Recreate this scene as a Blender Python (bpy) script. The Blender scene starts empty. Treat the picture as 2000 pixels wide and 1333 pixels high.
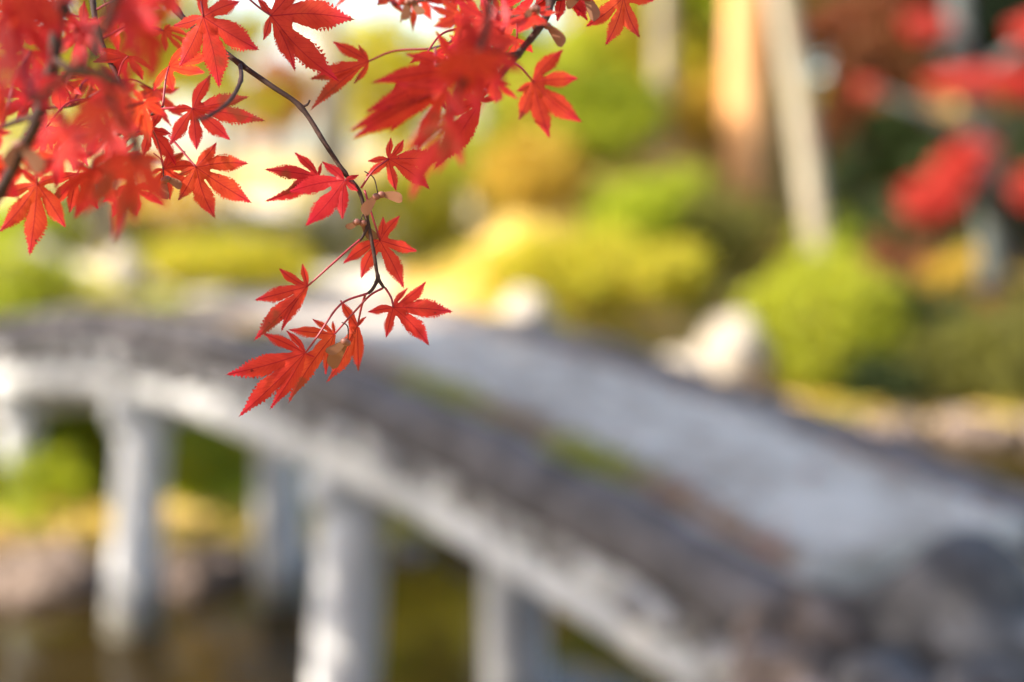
import bpy, math, random
import numpy as np
from mathutils import Vector, Matrix, noise as mnoise

R = math.radians
scene = bpy.context.scene
col = scene.collection

# ---------------------------------------------------------------- camera
PITCH = math.atan((666.5 - 300.0) / 2778.0)
CAM = Vector((0.0, 0.0, 4.0))
cam_data = bpy.data.cameras.new('camera')
cam_data.lens = 50.0
cam_data.sensor_width = 36.0
cam_data.clip_start = 0.02
cam_data.clip_end = 3000.0
cam_data.dof.use_dof = True
cam_data.dof.focus_distance = 1.04
cam_data.dof.aperture_fstop = 1.65
cam = bpy.data.objects.new('camera', cam_data)
cam.location = CAM
cam.rotation_euler = (R(90) - PITCH, 0, 0)
col.objects.link(cam)
scene.camera = cam

# ---------------------------------------------------------------- light
SUN_DIR = Vector((-0.76, -0.28, 0.59)).normalized()      # towards the sun
elev = math.asin(SUN_DIR.z)
world = bpy.data.worlds.new('World')
scene.world = world
world.use_nodes = True
wn = world.node_tree.nodes
wl = world.node_tree.links
bg = wn['Background']
sky = wn.new('ShaderNodeTexSky')
sky.sky_type = 'NISHITA'
sky.sun_disc = False
sky.sun_elevation = elev
sky.sun_rotation = math.atan2(SUN_DIR.x, SUN_DIR.y)
sky.air_density = 1.0
sky.dust_density = 1.5
wl.new(sky.outputs[0], bg.inputs[0])
bg.inputs[1].default_value = 0.15
sun_d = bpy.data.lights.new('sun', 'SUN')
sun_d.energy = 5.0
sun_d.angle = R(0.53)
sun_d.color = (1.0, 0.93, 0.82)
sun = bpy.data.objects.new('sun', sun_d)
sun.rotation_euler = SUN_DIR.to_track_quat('Z', 'Y').to_euler()
sun.location = (-30, -11, 30)
col.objects.link(sun)

vs = scene.view_settings
vs.view_transform = 'Standard'
vs.look = 'None'
vs.gamma = 1.0
vs.exposure = 1.72
scene.cycles.use_denoising = True
scene.cycles.max_bounces = 8
scene.cycles.transmission_bounces = 6
scene.cycles.sample_clamp_indirect = 8.0
scene.cycles.caustics_reflective = False
scene.cycles.caustics_refractive = False

# ---------------------------------------------------------------- helpers
CP, SP = math.cos(PITCH), math.sin(PITCH)

def px(x, y, d):
    """world point that the photograph shows at (x, y) (2000 px wide) and that lies d metres deep"""
    u = (x - 1000.0) / 2778.0 * d
    v = (666.5 - y) / 2778.0 * d
    return Vector((u, d * CP + v * SP, CAM.z - d * SP + v * CP))

def tag(o, label=None, cat=None, group=None, kind=None):
    if label: o['label'] = label
    if cat: o['category'] = cat
    if group: o['group'] = group
    if kind: o['kind'] = kind
    return o

def empty(name, loc, rz=0.0):
    o = bpy.data.objects.new(name, None)
    o.empty_display_size = 0.1
    o.location = loc
    o.rotation_euler = (0, 0, rz)
    col.objects.link(o)
    return o

def link(name, me, mat=None, parent=None, loc=None):
    o = bpy.data.objects.new(name, me)
    if mat is not None and len(me.materials) == 0:
        me.materials.append(mat)
    col.objects.link(o)
    if parent is not None:
        o.parent = parent
        o.matrix_parent_inverse = Matrix.Identity(4)
    if loc is not None:
        o.location = loc
    return o

def mesh(name, v, f, smooth=True):
    me = bpy.data.meshes.new(name)
    me.from_pydata([tuple(p) for p in v], [], f)
    if smooth:
        me.polygons.foreach_set('use_smooth', [True] * len(me.polygons))
    me.update()
    return me

class MB:
    """collects vertices, faces and material slots for one mesh"""
    def __init__(s):
        s.v, s.f, s.m = [], [], []
    def tube(s, pts, rad, n=8, m=0, cap=True):
        pts = [Vector(p) for p in pts]
        k = len(pts)
        base = len(s.v)
        ref = None
        for i, p in enumerate(pts):
            t = (pts[min(i + 1, k - 1)] - pts[max(i - 1, 0)]).normalized()
            if ref is None:
                ref = t.orthogonal().normalized()
            ref = (ref - t * ref.dot(t))
            ref = ref.normalized() if ref.length > 1e-6 else t.orthogonal().normalized()
            b = t.cross(ref)
            r = rad[i] if hasattr(rad, '__len__') else rad
            for j in range(n):
                a = 2 * math.pi * j / n
                s.v.append(p + (ref * math.cos(a) + b * math.sin(a)) * r)
        for i in range(k - 1):
            for j in range(n):
                a0 = base + i * n + j
                a1 = base + i * n + (j + 1) % n
                s.f.append((a0, a1, a1 + n, a0 + n)); s.m.append(m)
        if cap:
            s.f.append(tuple(base + j for j in reversed(range(n)))); s.m.append(m)
            s.f.append(tuple(base + (k - 1) * n + j for j in range(n))); s.m.append(m)
    def ball(s, c, r, m=0, nu=8, nv=6, rot=None):
        base = len(s.v)
        c = Vector(c)
        for i in range(nv + 1):
            th = math.pi * i / nv
            for j in range(nu):
                ph = 2 * math.pi * j / nu
                p = Vector((r[0] * math.sin(th) * math.cos(ph), r[1] * math.sin(th) * math.sin(ph), r[2] * math.cos(th)))
                s.v.append(c + (rot @ p if rot else p))
        for i in range(nv):
            for j in range(nu):
                a0 = base + i * nu + j
                a1 = base + i * nu + (j + 1) % nu
                s.f.append((a0, a0 + nu, a1 + nu, a1)); s.m.append(m)
    def mesh(s, name, mats, smooth=True):
        me = mesh(name, s.v, s.f, smooth)
        for mt in mats:
            me.materials.append(mt)
        me.polygons.foreach_set('material_index', s.m)
        return me

def smooth_path(pts, sub=4):
    """Catmull-Rom through tuples of any length"""
    P = np.array(pts, float)
    P = np.vstack([2 * P[0] - P[1], P, 2 * P[-1] - P[-2]])
    out = []
    for i in range(1, len(P) - 2):
        for k in range(sub):
            t = k / sub
            out.append(0.5 * ((2 * P[i]) + (-P[i-1] + P[i+1]) * t + (2*P[i-1] - 5*P[i] + 4*P[i+1] - P[i+2]) * t*t
                              + (-P[i-1] + 3*P[i] - 3*P[i+1] + P[i+2]) * t**3))
    out.append(P[-2])
    return np.array(out)

# ---------------------------------------------------------------- materials
def mat(name):
    m = bpy.data.materials.new(name)
    m.use_nodes = True
    nt = m.node_tree
    b = nt.nodes['Principled BSDF']
    return m, nt, b, nt.nodes['Material Output']

def ramp(nt, stops):
    r = nt.nodes.new('ShaderNodeValToRGB')
    e = r.color_ramp.elements
    while len(e) < len(stops):
        e.new(0.5)
    for el, (p, c) in zip(e, stops):
        el.position = p
        el.color = (*c, 1)
    return r

def noisy(name, stops, scale=3.0, rough=0.85, bump=0.4, bscale=None, detail=8, dist=0.02, stretch=None, spec=0.3, vary=False):
    m, nt, b, out = mat(name)
    tc = nt.nodes.new('ShaderNodeTexCoord')
    src = tc.outputs['Object']
    if stretch:
        mp = nt.nodes.new('ShaderNodeMapping')
        mp.inputs['Scale'].default_value = stretch
        nt.links.new(src, mp.inputs[0])
        src = mp.outputs[0]
    if vary:
        oi = nt.nodes.new('ShaderNodeObjectInfo')
        va = nt.nodes.new('ShaderNodeVectorMath'); va.operation = 'MULTIPLY_ADD'
        nt.links.new(oi.outputs['Random'], va.inputs[0])
        va.inputs[1].default_value = (37, 51, 23)
        nt.links.new(src, va.inputs[2])
        src = va.outputs[0]
    n = nt.nodes.new('ShaderNodeTexNoise')
    n.inputs['Scale'].default_value = scale
    n.inputs['Detail'].default_value = detail
    n.inputs['Roughness'].default_value = 0.65
    nt.links.new(src, n.inputs['Vector'])
    r = ramp(nt, stops)
    nt.links.new(n.outputs[0], r.inputs[0])
    nt.links.new(r.outputs[0], b.inputs['Base Color'])
    b.inputs['Roughness'].default_value = rough
    b.inputs['Specular IOR Level'].default_value = spec
    if bump:
        n2 = nt.nodes.new('ShaderNodeTexNoise')
        n2.inputs['Scale'].default_value = bscale or scale * 4
        n2.inputs['Detail'].default_value = 6
        nt.links.new(src, n2.inputs['Vector'])
        bp = nt.nodes.new('ShaderNodeBump')
        bp.inputs['Strength'].default_value = bump
        bp.inputs['Distance'].default_value = dist
        nt.links.new(n2.outputs[0], bp.inputs['Height'])
        nt.links.new(bp.outputs[0], b.inputs['Normal'])
    return m

def foliage(name, cols, trans=0.5, rough=0.5, tint=None):
    """leaf cards: diffuse and translucent, colour picked per leaf"""
    m, nt, b, out = mat(name)
    g = nt.nodes.new('ShaderNodeNewGeometry')
    n = len(cols)
    r = ramp(nt, [(i / max(1, n - 1), c) for i, c in enumerate(cols)])
    nt.links.new(g.outputs['Random Per Island'], r.inputs[0])
    nt.links.new(r.outputs[0], b.inputs['Base Color'])
    b.inputs['Roughness'].default_value = rough
    b.inputs['Specular IOR Level'].default_value = 0.35
    t = nt.nodes.new('ShaderNodeBsdfTranslucent')
    nt.links.new(r.outputs[0], t.inputs[0])
    mx = nt.nodes.new('ShaderNodeMixShader')
    mx.inputs[0].default_value = trans
    nt.links.new(b.outputs[0], mx.inputs[1])
    nt.links.new(t.outputs[0], mx.inputs[2])
    nt.links.new(mx.outputs[0], out.inputs[0])
    return m

M = {}
M['ground'] = noisy('leaf_littered_moss', [(0.33, (0.07, 0.065, 0.014)), (0.44, (0.34, 0.24, 0.04)), (0.54, (0.58, 0.37, 0.12)), (0.68, (0.50, 0.24, 0.08))], 0.55, 0.95, 0.5)
M['gravel'] = noisy('pale_gravel', [(0.3, (0.50, 0.43, 0.32)), (0.7, (0.66, 0.58, 0.46))], 0.5, 0.95, 0.4, 30)
M['wood'] = noisy('weathered_grey_wood', [(0.36, (0.14, 0.13, 0.12)), (0.45, (0.44, 0.43, 0.42)), (0.58, (0.62, 0.60, 0.57)), (0.75, (0.64, 0.58, 0.49))], 2.6, 0.85, 0.6, 22, stretch=(1, 1, 0.18))
M['log_end'] = noisy('weathered_log_ends', [(0.38, (0.06, 0.05, 0.045)), (0.50, (0.22, 0.20, 0.185)), (0.62, (0.58, 0.56, 0.53))], 2.6, 0.9, 0.5, 14, vary=True)
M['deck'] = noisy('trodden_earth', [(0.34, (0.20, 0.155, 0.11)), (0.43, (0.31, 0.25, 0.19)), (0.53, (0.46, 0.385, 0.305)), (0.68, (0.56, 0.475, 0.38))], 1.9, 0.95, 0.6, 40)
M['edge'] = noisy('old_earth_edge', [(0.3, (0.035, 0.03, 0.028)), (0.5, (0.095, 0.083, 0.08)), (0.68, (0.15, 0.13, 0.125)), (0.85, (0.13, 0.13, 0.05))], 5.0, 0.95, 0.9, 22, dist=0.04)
M['rock_pale'] = noisy('pale_granite', [(0.3, (0.16, 0.13, 0.09)), (0.47, (0.30, 0.25, 0.19)), (0.66, (0.42, 0.36, 0.28))], 2.0, 0.85, 0.7, 9, dist=0.05)
M['rock_dark'] = noisy('dark_basalt', [(0.34, (0.018, 0.016, 0.015)), (0.5, (0.06, 0.053, 0.05)), (0.62, (0.13, 0.115, 0.105)), (0.70, (0.34, 0.31, 0.29))], 6.0, 0.75, 0.9, 12, dist=0.04)
M['rock_brown'] = noisy('lichened_brown_rock', [(0.3, (0.035, 0.025, 0.018)), (0.5, (0.13, 0.09, 0.065)), (0.62, (0.27, 0.20, 0.16)), (0.72, (0.55, 0.46, 0.40))], 7.0, 0.9, 1.0, 16, dist=0.04)
M['bark_orange'] = noisy('orange_bark', [(0.3, (0.32, 0.13, 0.045)), (0.5, (0.54, 0.26, 0.10)), (0.75, (0.64, 0.38, 0.19))], 3.0, 0.9, 0.8, 14, stretch=(1, 1, 0.15))
M['bark_pale'] = noisy('pale_bark', [(0.3, (0.14, 0.11, 0.07)), (0.5, (0.30, 0.25, 0.17)), (0.68, (0.42, 0.36, 0.26))], 3.0, 0.9, 0.7, 14, stretch=(1, 1, 0.2))
M['bark_grey'] = noisy('grey_green_bark', [(0.3, (0.05, 0.052, 0.048)), (0.6, (0.11, 0.12, 0.11)), (0.8, (0.17, 0.18, 0.16))], 4.0, 0.9, 0.7, 18, stretch=(1, 1, 0.3))
M['bark_dark'] = noisy('dark_bark', [(0.3, (0.035, 0.026, 0.02)), (0.6, (0.09, 0.065, 0.05)), (0.8, (0.15, 0.12, 0.10))], 6.0, 0.9, 0.7, 25, stretch=(1, 1, 0.3))
M['f_yellow'] = foliage('yellow_leaves', [(0.62, 0.46, 0.02), (0.72, 0.60, 0.04), (0.34, 0.36, 0.03), (0.58, 0.56, 0.03), (0.24, 0.24, 0.02), (0.74, 0.52, 0.03)], 0.5)
M['f_lime'] = foliage('lime_leaves', [(0.34, 0.42, 0.02), (0.50, 0.54, 0.025), (0.26, 0.34, 0.02), (0.62, 0.58, 0.03)], 0.5)
M['f_olive'] = foliage('olive_leaves', [(0.085, 0.085, 0.012), (0.15, 0.14, 0.02), (0.22, 0.20, 0.03), (0.12, 0.12, 0.015)], 0.4)
M['f_green'] = foliage('dark_green_leaves', [(0.016, 0.030, 0.007), (0.034, 0.052, 0.010), (0.055, 0.075, 0.014)], 0.35)
M['f_bush'] = foliage('azalea_leaves', [(0.24, 0.28, 0.012), (0.40, 0.42, 0.015), (0.46, 0.44, 0.02), (0.16, 0.18, 0.010)], 0.35)
M['f_gold'] = foliage('golden_leaves', [(0.55, 0.30, 0.03), (0.46, 0.34, 0.04), (0.60, 0.40, 0.04)], 0.45)
M['f_red'] = foliage('red_leaves', [(0.56, 0.04, 0.03), (0.66, 0.075, 0.05), (0.48, 0.03, 0.03), (0.68, 0.11, 0.06)], 0.5)
M['f_orange'] = foliage('orange_leaves', [(0.55, 0.16, 0.05), (0.62, 0.24, 0.08), (0.50, 0.11, 0.04), (0.60, 0.32, 0.12)], 0.5)
M['f_brown'] = foliage('russet_leaves', [(0.22, 0.06, 0.025), (0.30, 0.10, 0.03), (0.16, 0.09, 0.03), (0.34, 0.07, 0.035)], 0.45)
M['grass'] = foliage('grass_blades', [(0.30, 0.30, 0.05), (0.46, 0.42, 0.07), (0.22, 0.22, 0.04)], 0.4)
M['litter'] = foliage('fallen_leaves', [(0.26, 0.12, 0.05), (0.38, 0.20, 0.09), (0.20, 0.10, 0.05), (0.44, 0.26, 0.10), (0.35, 0.08, 0.04)], 0.15)

def water_mat():
    m, nt, b, out = mat('murky_pond_water')
    b.inputs['Base Color'].default_value = (0.022, 0.014, 0.004, 1)
    b.inputs['Roughness'].default_value = 0.06
    b.inputs['IOR'].default_value = 1.33
    b.inputs['Specular IOR Level'].default_value = 0.32
    tc = nt.nodes.new('ShaderNodeTexCoord')
    n = nt.nodes.new('ShaderNodeTexNoise')
    n.inputs['Scale'].default_value = 2.2
    n.inputs['Detail'].default_value = 3
    nt.links.new(tc.outputs['Object'], n.inputs['Vector'])
    bp = nt.nodes.new('ShaderNodeBump')
    bp.inputs['Strength'].default_value = 0.12
    bp.inputs['Distance'].default_value = 0.03
    nt.links.new(n.outputs[0], bp.inputs['Height'])
    nt.links.new(bp.outputs[0], b.inputs['Normal'])
    return m
M['water'] = water_mat()

def post_mat():
    m = M['wood'].copy(); m.name = 'weathered_post_wood'
    nt = m.node_tree
    b = nt.nodes['Principled BSDF']
    old = b.inputs['Base Color'].links[0].from_socket
    tc = nt.nodes.new('ShaderNodeTexCoord')
    sx = nt.nodes.new('ShaderNodeSeparateXYZ'); nt.links.new(tc.outputs['Object'], sx.inputs[0])
    nz = nt.nodes.new('ShaderNodeTexNoise'); nz.inputs['Scale'].default_value = 3.0; nz.inputs['Detail'].default_value = 5
    nt.links.new(tc.outputs['Object'], nz.inputs['Vector'])
    ad = nt.nodes.new('ShaderNodeMath'); ad.operation = 'MULTIPLY_ADD'
    nt.links.new(nz.outputs[0], ad.inputs[0]); ad.inputs[1].default_value = -0.9; nt.links.new(sx.outputs[2], ad.inputs[2])
    mr = nt.nodes.new('ShaderNodeMapRange'); nt.links.new(ad.outputs[0], mr.inputs[0])
    mr.inputs[1].default_value = -0.35; mr.inputs[2].default_value = 0.1; mr.inputs[3].default_value = 0.85; mr.inputs[4].default_value = 0.0
    mx = nt.nodes.new('ShaderNodeMixRGB'); nt.links.new(mr.outputs[0], mx.inputs[0]); nt.links.new(old, mx.inputs[1])
    mx.inputs[2].default_value = (0.085, 0.07, 0.035, 1)
    nt.links.new(mx.outputs[0], b.inputs['Base Color'])
    return m
M['post'] = post_mat()

def leaf_mat():
    """red maple blade; attributes: lt = way along the lobe, lv = distance from the midrib, ld = metres from the midrib"""
    m, nt, b, out = mat('red_maple_blade')
    N, L = nt.nodes, nt.links
    def attr(nm):
        a = N.new('ShaderNodeAttribute'); a.attribute_name = nm
        return a.outputs['Fac']
    def math_(op, a, c=None, clamp=False):
        x = N.new('ShaderNodeMath'); x.operation = op; x.use_clamp = clamp
        for i, q in enumerate((a, c)):
            if q is None: continue
            if isinstance(q, (int, float)): x.inputs[i].default_value = q
            else: L.new(q, x.inputs[i])
        return x.outputs[0]
    def sstep(x, lo, hi):
        r = N.new('ShaderNodeMapRange'); r.interpolation_type = 'SMOOTHSTEP'
        L.new(x, r.inputs[0]); r.inputs[1].default_value = lo; r.inputs[2].default_value = hi
        return r.outputs[0]
    lt, lv, ld = attr('lt'), attr('lv'), attr('ld')
    tc = N.new('ShaderNodeTexCoord')
    oi = N.new('ShaderNodeObjectInfo')
    nz = N.new('ShaderNodeTexNoise'); nz.inputs['Scale'].default_value = 70; nz.inputs['Detail'].default_value = 5
    L.new(tc.outputs['Object'], nz.inputs['Vector'])
    # main colour: per-leaf hue, towards crimson at the lobe tips
    hue = ramp(nt, [(0.0, (0.54, 0.038, 0.021)), (0.2, (0.57, 0.066, 0.021)), (0.4, (0.45, 0.024, 0.019)), (0.6, (0.55, 0.048, 0.021)), (0.8, (0.40, 0.018, 0.020)), (1.0, (0.54, 0.028, 0.030))])
    L.new(oi.outputs['Random'], hue.inputs[0])
    tipf = math_('MULTIPLY', sstep(lt, 0.62, 1.0), 0.75)
    mix1 = N.new('ShaderNodeMixRGB'); L.new(tipf, mix1.inputs[0]); L.new(hue.outputs[0], mix1.inputs[1])
    mix1.inputs[2].default_value = (0.62, 0.018, 0.055, 1)
    mott = N.new('ShaderNodeMixRGB'); mott.blend_type = 'MULTIPLY'
    mr = ramp(nt, [(0.3, (0.80, 0.62, 0.7)), (0.55, (1, 1, 1)), (0.75, (1.0, 1.35, 1.0))])
    L.new(nz.outputs[0], mr.inputs[0]); mott.inputs[0].default_value = 1.0
    L.new(mix1.outputs[0], mott.inputs[1]); L.new(mr.outputs[0], mott.inputs[2])
    # veins: midrib line plus slanting side veins
    mid = math_('SUBTRACT', 1.0, sstep(ld, 0.00012, 0.00050))
    ph = math_('FRACT', math_('SUBTRACT', math_('MULTIPLY', lt, 13.0), math_('MULTIPLY', lv, 2.3)))
    side = math_('MULTIPLY', math_('SUBTRACT', 1.0, sstep(math_('ABSOLUTE', math_('SUBTRACT', ph, 0.5)), 0.02, 0.10)), 0.45)
    vein = math_('MAXIMUM', math_('MULTIPLY', mid, 0.85), math_('MULTIPLY', side, math_('SUBTRACT', 1.0, math_('MULTIPLY', lv, 0.6))))
    mixv = N.new('ShaderNodeMixRGB'); L.new(vein, mixv.inputs[0]); L.new(mott.outputs[0], mixv.inputs[1])
    mixv.inputs[2].default_value = (0.22, 0.004, 0.012, 1)
    # small dark specks
    n2 = N.new('ShaderNodeTexNoise'); n2.inputs['Scale'].default_value = 210; n2.inputs['Detail'].default_value = 2
    L.new(tc.outputs['Object'], n2.inputs['Vector'])
    sp = math_('MULTIPLY', sstep(n2.outputs[0], 0.735, 0.76), 0.8)
    mixs = N.new('ShaderNodeMixRGB'); L.new(sp, mixs.inputs[0]); L.new(mixv.outputs[0], mixs.inputs[1])
    mixs.inputs[2].default_value = (0.10, 0.012, 0.012, 1)
    n3 = N.new('ShaderNodeTexNoise'); n3.inputs['Scale'].default_value = 26; n3.inputs['Detail'].default_value = 4
    va = N.new('ShaderNodeVectorMath'); va.operation = 'MULTIPLY_ADD'
    L.new(oi.outputs['Random'], va.inputs[0]); va.inputs[1].default_value = (31, 17, 53); L.new(tc.outputs['Object'], va.inputs[2])
    L.new(va.outputs[0], n3.inputs['Vector'])
    br_ = math_('MULTIPLY', sstep(math_('ADD', n3.outputs[0], math_('MULTIPLY', lt, 0.16)), 0.70, 0.78), 0.75)
    mixb = N.new('ShaderNodeMixRGB'); L.new(br_, mixb.inputs[0]); L.new(mixs.outputs[0], mixb.inputs[1])
    mixb.inputs[2].default_value = (0.20, 0.045, 0.018, 1)
    mixs = mixb
    L.new(mixs.outputs[0], b.inputs['Base Color'])
    b.inputs['Roughness'].default_value = 0.45
    b.inputs['Specular IOR Level'].default_value = 0.22
    bp = N.new('ShaderNodeBump'); bp.inputs['Strength'].default_value = 0.35; bp.inputs['Distance'].default_value = 0.0005
    hgt = math_('SUBTRACT', nz.outputs[0], math_('MULTIPLY', vein, 0.8))
    L.new(hgt, bp.inputs['Height']); L.new(bp.outputs[0], b.inputs['Normal'])
    t = N.new('ShaderNodeBsdfTranslucent')
    L.new(mixs.outputs[0], t.inputs[0])
    mx = N.new('ShaderNodeMixShader'); mx.inputs[0].default_value = 0.6
    L.new(b.outputs[0], mx.inputs[1]); L.new(t.outputs[0], mx.inputs[2]); L.new(mx.outputs[0], out.inputs[0])
    return m
M['leaf'] = leaf_mat()
M['petiole'] = noisy('crimson_petiole', [(0.3, (0.13, 0.006, 0.014)), (0.7, (0.22, 0.014, 0.022))], 200, 0.45, 0)
M['twig'] = noisy('maple_twig_bark', [(0.3, (0.014, 0.008, 0.007)), (0.55, (0.034, 0.016, 0.012)), (0.75, (0.085, 0.042, 0.032))], 160, 0.7, 0.5, 500, dist=0.0006, spec=0.15)
M['limb'] = noisy('maple_limb_bark', [(0.3, (0.06, 0.05, 0.042)), (0.6, (0.15, 0.125, 0.105)), (0.8, (0.24, 0.22, 0.19))], 9, 0.9, 0.7, 40, stretch=(1, 1, 0.3))
M['wing'] = foliage('samara_wing', [(0.16, 0.065, 0.028), (0.20, 0.085, 0.035), (0.13, 0.05, 0.025)], 0.4)
M['nutlet'] = noisy('samara_nutlet', [(0.3, (0.10, 0.035, 0.025)), (0.7, (0.19, 0.07, 0.045))], 300, 0.55, 0)

# ================================================================ the setting
def lerp_tab(x, tab):
    return float(np.interp(x, [a for a, _ in tab], [b for _, b in tab]))

FAR = [(-60, 10), (-14, 12.0), (-5, 13.2), (-2.5, 13.6), (0, 15.2), (3, 19.0), (6, 20.6), (9, 19.6), (13, 17.0), (60, 16)]
NEAR = [(-60, 1.5), (-6, 2.0), (-0.4, 3.0), (0.5, 4.0), (1.05, 5.25), (1.8, 5.75), (2.6, 6.3), (4, 6.6), (60, 8)]

def sst(x):
    x = min(1.0, max(0.0, x))
    return x * x * (3 - 2 * x)

def height(x, y):
    dn = lerp_tab(x, NEAR) - y          # > 0: on the near bank
    df = y - lerp_tab(x, FAR)           # > 0: on the far bank
    z = -1.0
    z = max(z, -1.0 + 3.35 * sst((dn + 0.75) / 1.0)) if dn > -0.75 else z
    if df > -1.2:
        f = -1.0 + 1.35 * sst((df + 1.2) / 1.5)
        if df > 0.3:
            f += 1.75 * sst((df - 0.3) / 11.0)
            rise = sst((x + 2.0) / 5.0)             # the hill stands behind the middle and the right
            f += rise * 3.6 * sst((df - 2.5) / 10.0) + rise * 1.2 * sst((df - 20) / 60.0)
        z = max(z, f)
    d2 = (x + 8.0) ** 2 + (y - 16.2) ** 2
    z = max(z, -1.0 + 3.28 * math.exp(-max(0.0, math.sqrt(d2) - 2.2) ** 2 / 1.6)) if d2 < 36 else z
    if z > 0.1:
        z += 0.06 * mnoise.noise(Vector((x * 0.9, y * 0.9, 3.1))) * (1 if dn < 0 else 0.4)
    return z

def axis(lo, hi, step, far):
    a = list(np.arange(lo, hi + 1e-6, step))
    s, v = step, hi
    while v < far:
        s *= 1.35; v += s; a.append(v)
    s, v = step, lo
    pre = []
    while v > -far:
        s *= 1.35; v -= s; pre.append(v)
    return pre[::-1] + a

def sheet(xs, ys, dz=0.0):
    v = [(x, y, height(x, y) + dz) for y in ys for x in xs]
    nx = len(xs)
    f = [(j * nx + i, j * nx + i + 1, (j + 1) * nx + i + 1, (j + 1) * nx + i) for j in range(len(ys) - 1) for i in range(nx - 1)]
    return v, f

v, f = sheet(axis(-14, 16, 0.4, 900), axis(-6, 44, 0.4, 900))
tag(link('ground', mesh('ground', v, f), M['ground']), 'leaf strewn mossy ground of the garden', None, None, 'structure')

v, f = sheet(list(np.arange(-30, -1.9, 0.8)), list(np.arange(21.5, 60, 0.8)), 0.03)
tag(link('gravel_court', mesh('gravel_court', v, f), M['gravel']), 'pale sunlit gravel court beyond the pond', None, None, 'structure')

wv = [(-80, -2, 0), (80, -2, 0), (80, 24, 0), (-80, 24, 0)]
tag(link('pond_water', mesh('pond_water', wv, [(0, 1, 2, 3)]), M['water']), 'dark brown pond water under the bridge', None, None, 'structure')

# ================================================================ bridge
ALPHA = R(55.0)
U = Vector((-math.cos(ALPHA), math.sin(ALPHA), 0))
W = Vector((math.sin(ALPHA), math.cos(ALPHA), 0))
P0 = Vector((-1.252, 10.036, 0))
HALF = 0.95

def arch(s):
    return 2.896 - 0.021 * s * s / (1 + 0.0467 * abs(s))

def bp(s, t, dz=0.0):
    """point on the bridge: s along, t across (near edge -HALF), dz above the deck's crown line"""
    return P0 + U * s + W * t + Vector((0, 0, arch(s) + dz))

S0, S1 = -5.3, 7.4
bridge = empty('arched_bridge', P0)
tag(bridge, 'weathered grey arched footbridge with earth deck on thick log posts', 'bridge')
def brel(p):
    return Vector(p) - P0

def strip(name, prof, s0, s1, ns, m, amp, seed, ends=True):
    """sweeps a closed cross-section (t, dz) along the arch, roughened"""
    v, f = [], []
    n = len(prof)
    for i in range(ns + 1):
        s = s0 + (s1 - s0) * i / ns
        for (t, dz) in prof:
            p = bp(s, t, dz)
            q = mnoise.noise_vector(Vector((s * 1.6, t * 3 + seed, dz * 4))) * amp + mnoise.noise_vector(Vector((s * 6, t * 9 + seed, dz * 9))) * amp * 0.5
            v.append(brel(p + q))
    for i in range(ns):
        for j in range(n):
            a, b = i * n + j, i * n + (j + 1) % n
            f.append((a, a + n, b + n, b))
    f.append(tuple(range(n)))
    f.append(tuple(ns * n + j for j in reversed(range(n))))
    return link(name, mesh(name, v, f), m, bridge)

# earth deck, a little crowned, and its thick rolled edges
tt = np.linspace(-HALF + 0.2, HALF - 0.2, 13)
prof = [(t, -0.085 + 0.04 * (1 - (t / HALF) ** 2)) for t in tt] + [(HALF - 0.2, -0.28), (-HALF + 0.2, -0.28)]
strip('earth_deck', prof, S0 + 0.1, S1, 150, M['deck'], 0.018, 1)
def roll(tc, w, h, base):
    return [(tc + w * math.cos(a), base + h * math.sin(a)) for a in np.linspace(0, math.pi, 11)] + [(tc - w * 0.9, base - 0.09), (tc + w * 0.9, base - 0.09)]
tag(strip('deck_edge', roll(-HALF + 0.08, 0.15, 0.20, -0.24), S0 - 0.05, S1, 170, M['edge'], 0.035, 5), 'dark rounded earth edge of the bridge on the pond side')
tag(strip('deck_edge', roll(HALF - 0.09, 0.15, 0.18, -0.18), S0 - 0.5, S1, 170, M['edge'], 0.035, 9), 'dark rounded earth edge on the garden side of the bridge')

# cross logs under the earth
lm = MB()
pts = [W * t for t in np.linspace(-HALF - 0.05, HALF + 0.05, 7)]
lm.tube(pts, [0.084, 0.086, 0.080, 0.082, 0.080, 0.086, 0.083], 10)
log_me = lm.mesh('cross_log', [M['log_end']])
rng = random.Random(4)
s = S0 + 0.1
while s < S1:
    o = link('cross_log', log_me, None, bridge)
    o.location = brel(bp(s, rng.uniform(-0.045, 0.045), -0.415 + rng.uniform(-0.012, 0.012)))
    k = rng.uniform(0.9, 1.08)
    o.scale = (1, 1, k)
    s += 0.172

# arched girders
for t in (-0.78, 0.0, 0.78):
    g = MB()
    ss = np.linspace(S0, S1, 60)
    g.tube([brel(bp(q, t + 0.015 * math.sin(q * 2.1 + t), -0.645)) for q in ss], [0.135 + 0.012 * math.sin(q * 1.3 + t * 5) for q in ss], 14)
    o = link('girder', g.mesh('girder', [M['wood']]), None, bridge)
    # wood grain follows the beam poorly in object space but the pale tone is what shows

# piers: a cap beam on two splayed posts each
for sp_ in (-4.7, -1.37, 2.24, 5.8):
    c = MB()
    cz = -0.885
    c.tube([brel(bp(sp_, t, cz)) for t in (-0.88, -0.5, 0, 0.5, 0.88)], [0.135, 0.14, 0.145, 0.14, 0.135], 14)
    link('cap_beam', c.mesh('cap_beam', [M['wood']]), None, bridge)
    for t, lean in ((-0.6, -0.14), (0.6, 0.14)):
        top = bp(sp_, t, cz - 0.05)
        bot = P0 + U * (sp_ + 0.24) + W * (t + lean) + Vector((0, 0, -0.9))
        q = MB()
        ks = np.linspace(0, 1, 9)
        q.tube([brel(top.lerp(bot, k) + Vector((0.012 * math.sin(k * 5 + sp_), 0.012 * math.cos(k * 4), 0))) for k in ks], [0.205 + 0.022 * k + 0.006 * math.sin(k * 9 + sp_) for k in ks], 18)
        link('post', q.mesh('post', [M['post']]), None, bridge)

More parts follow.
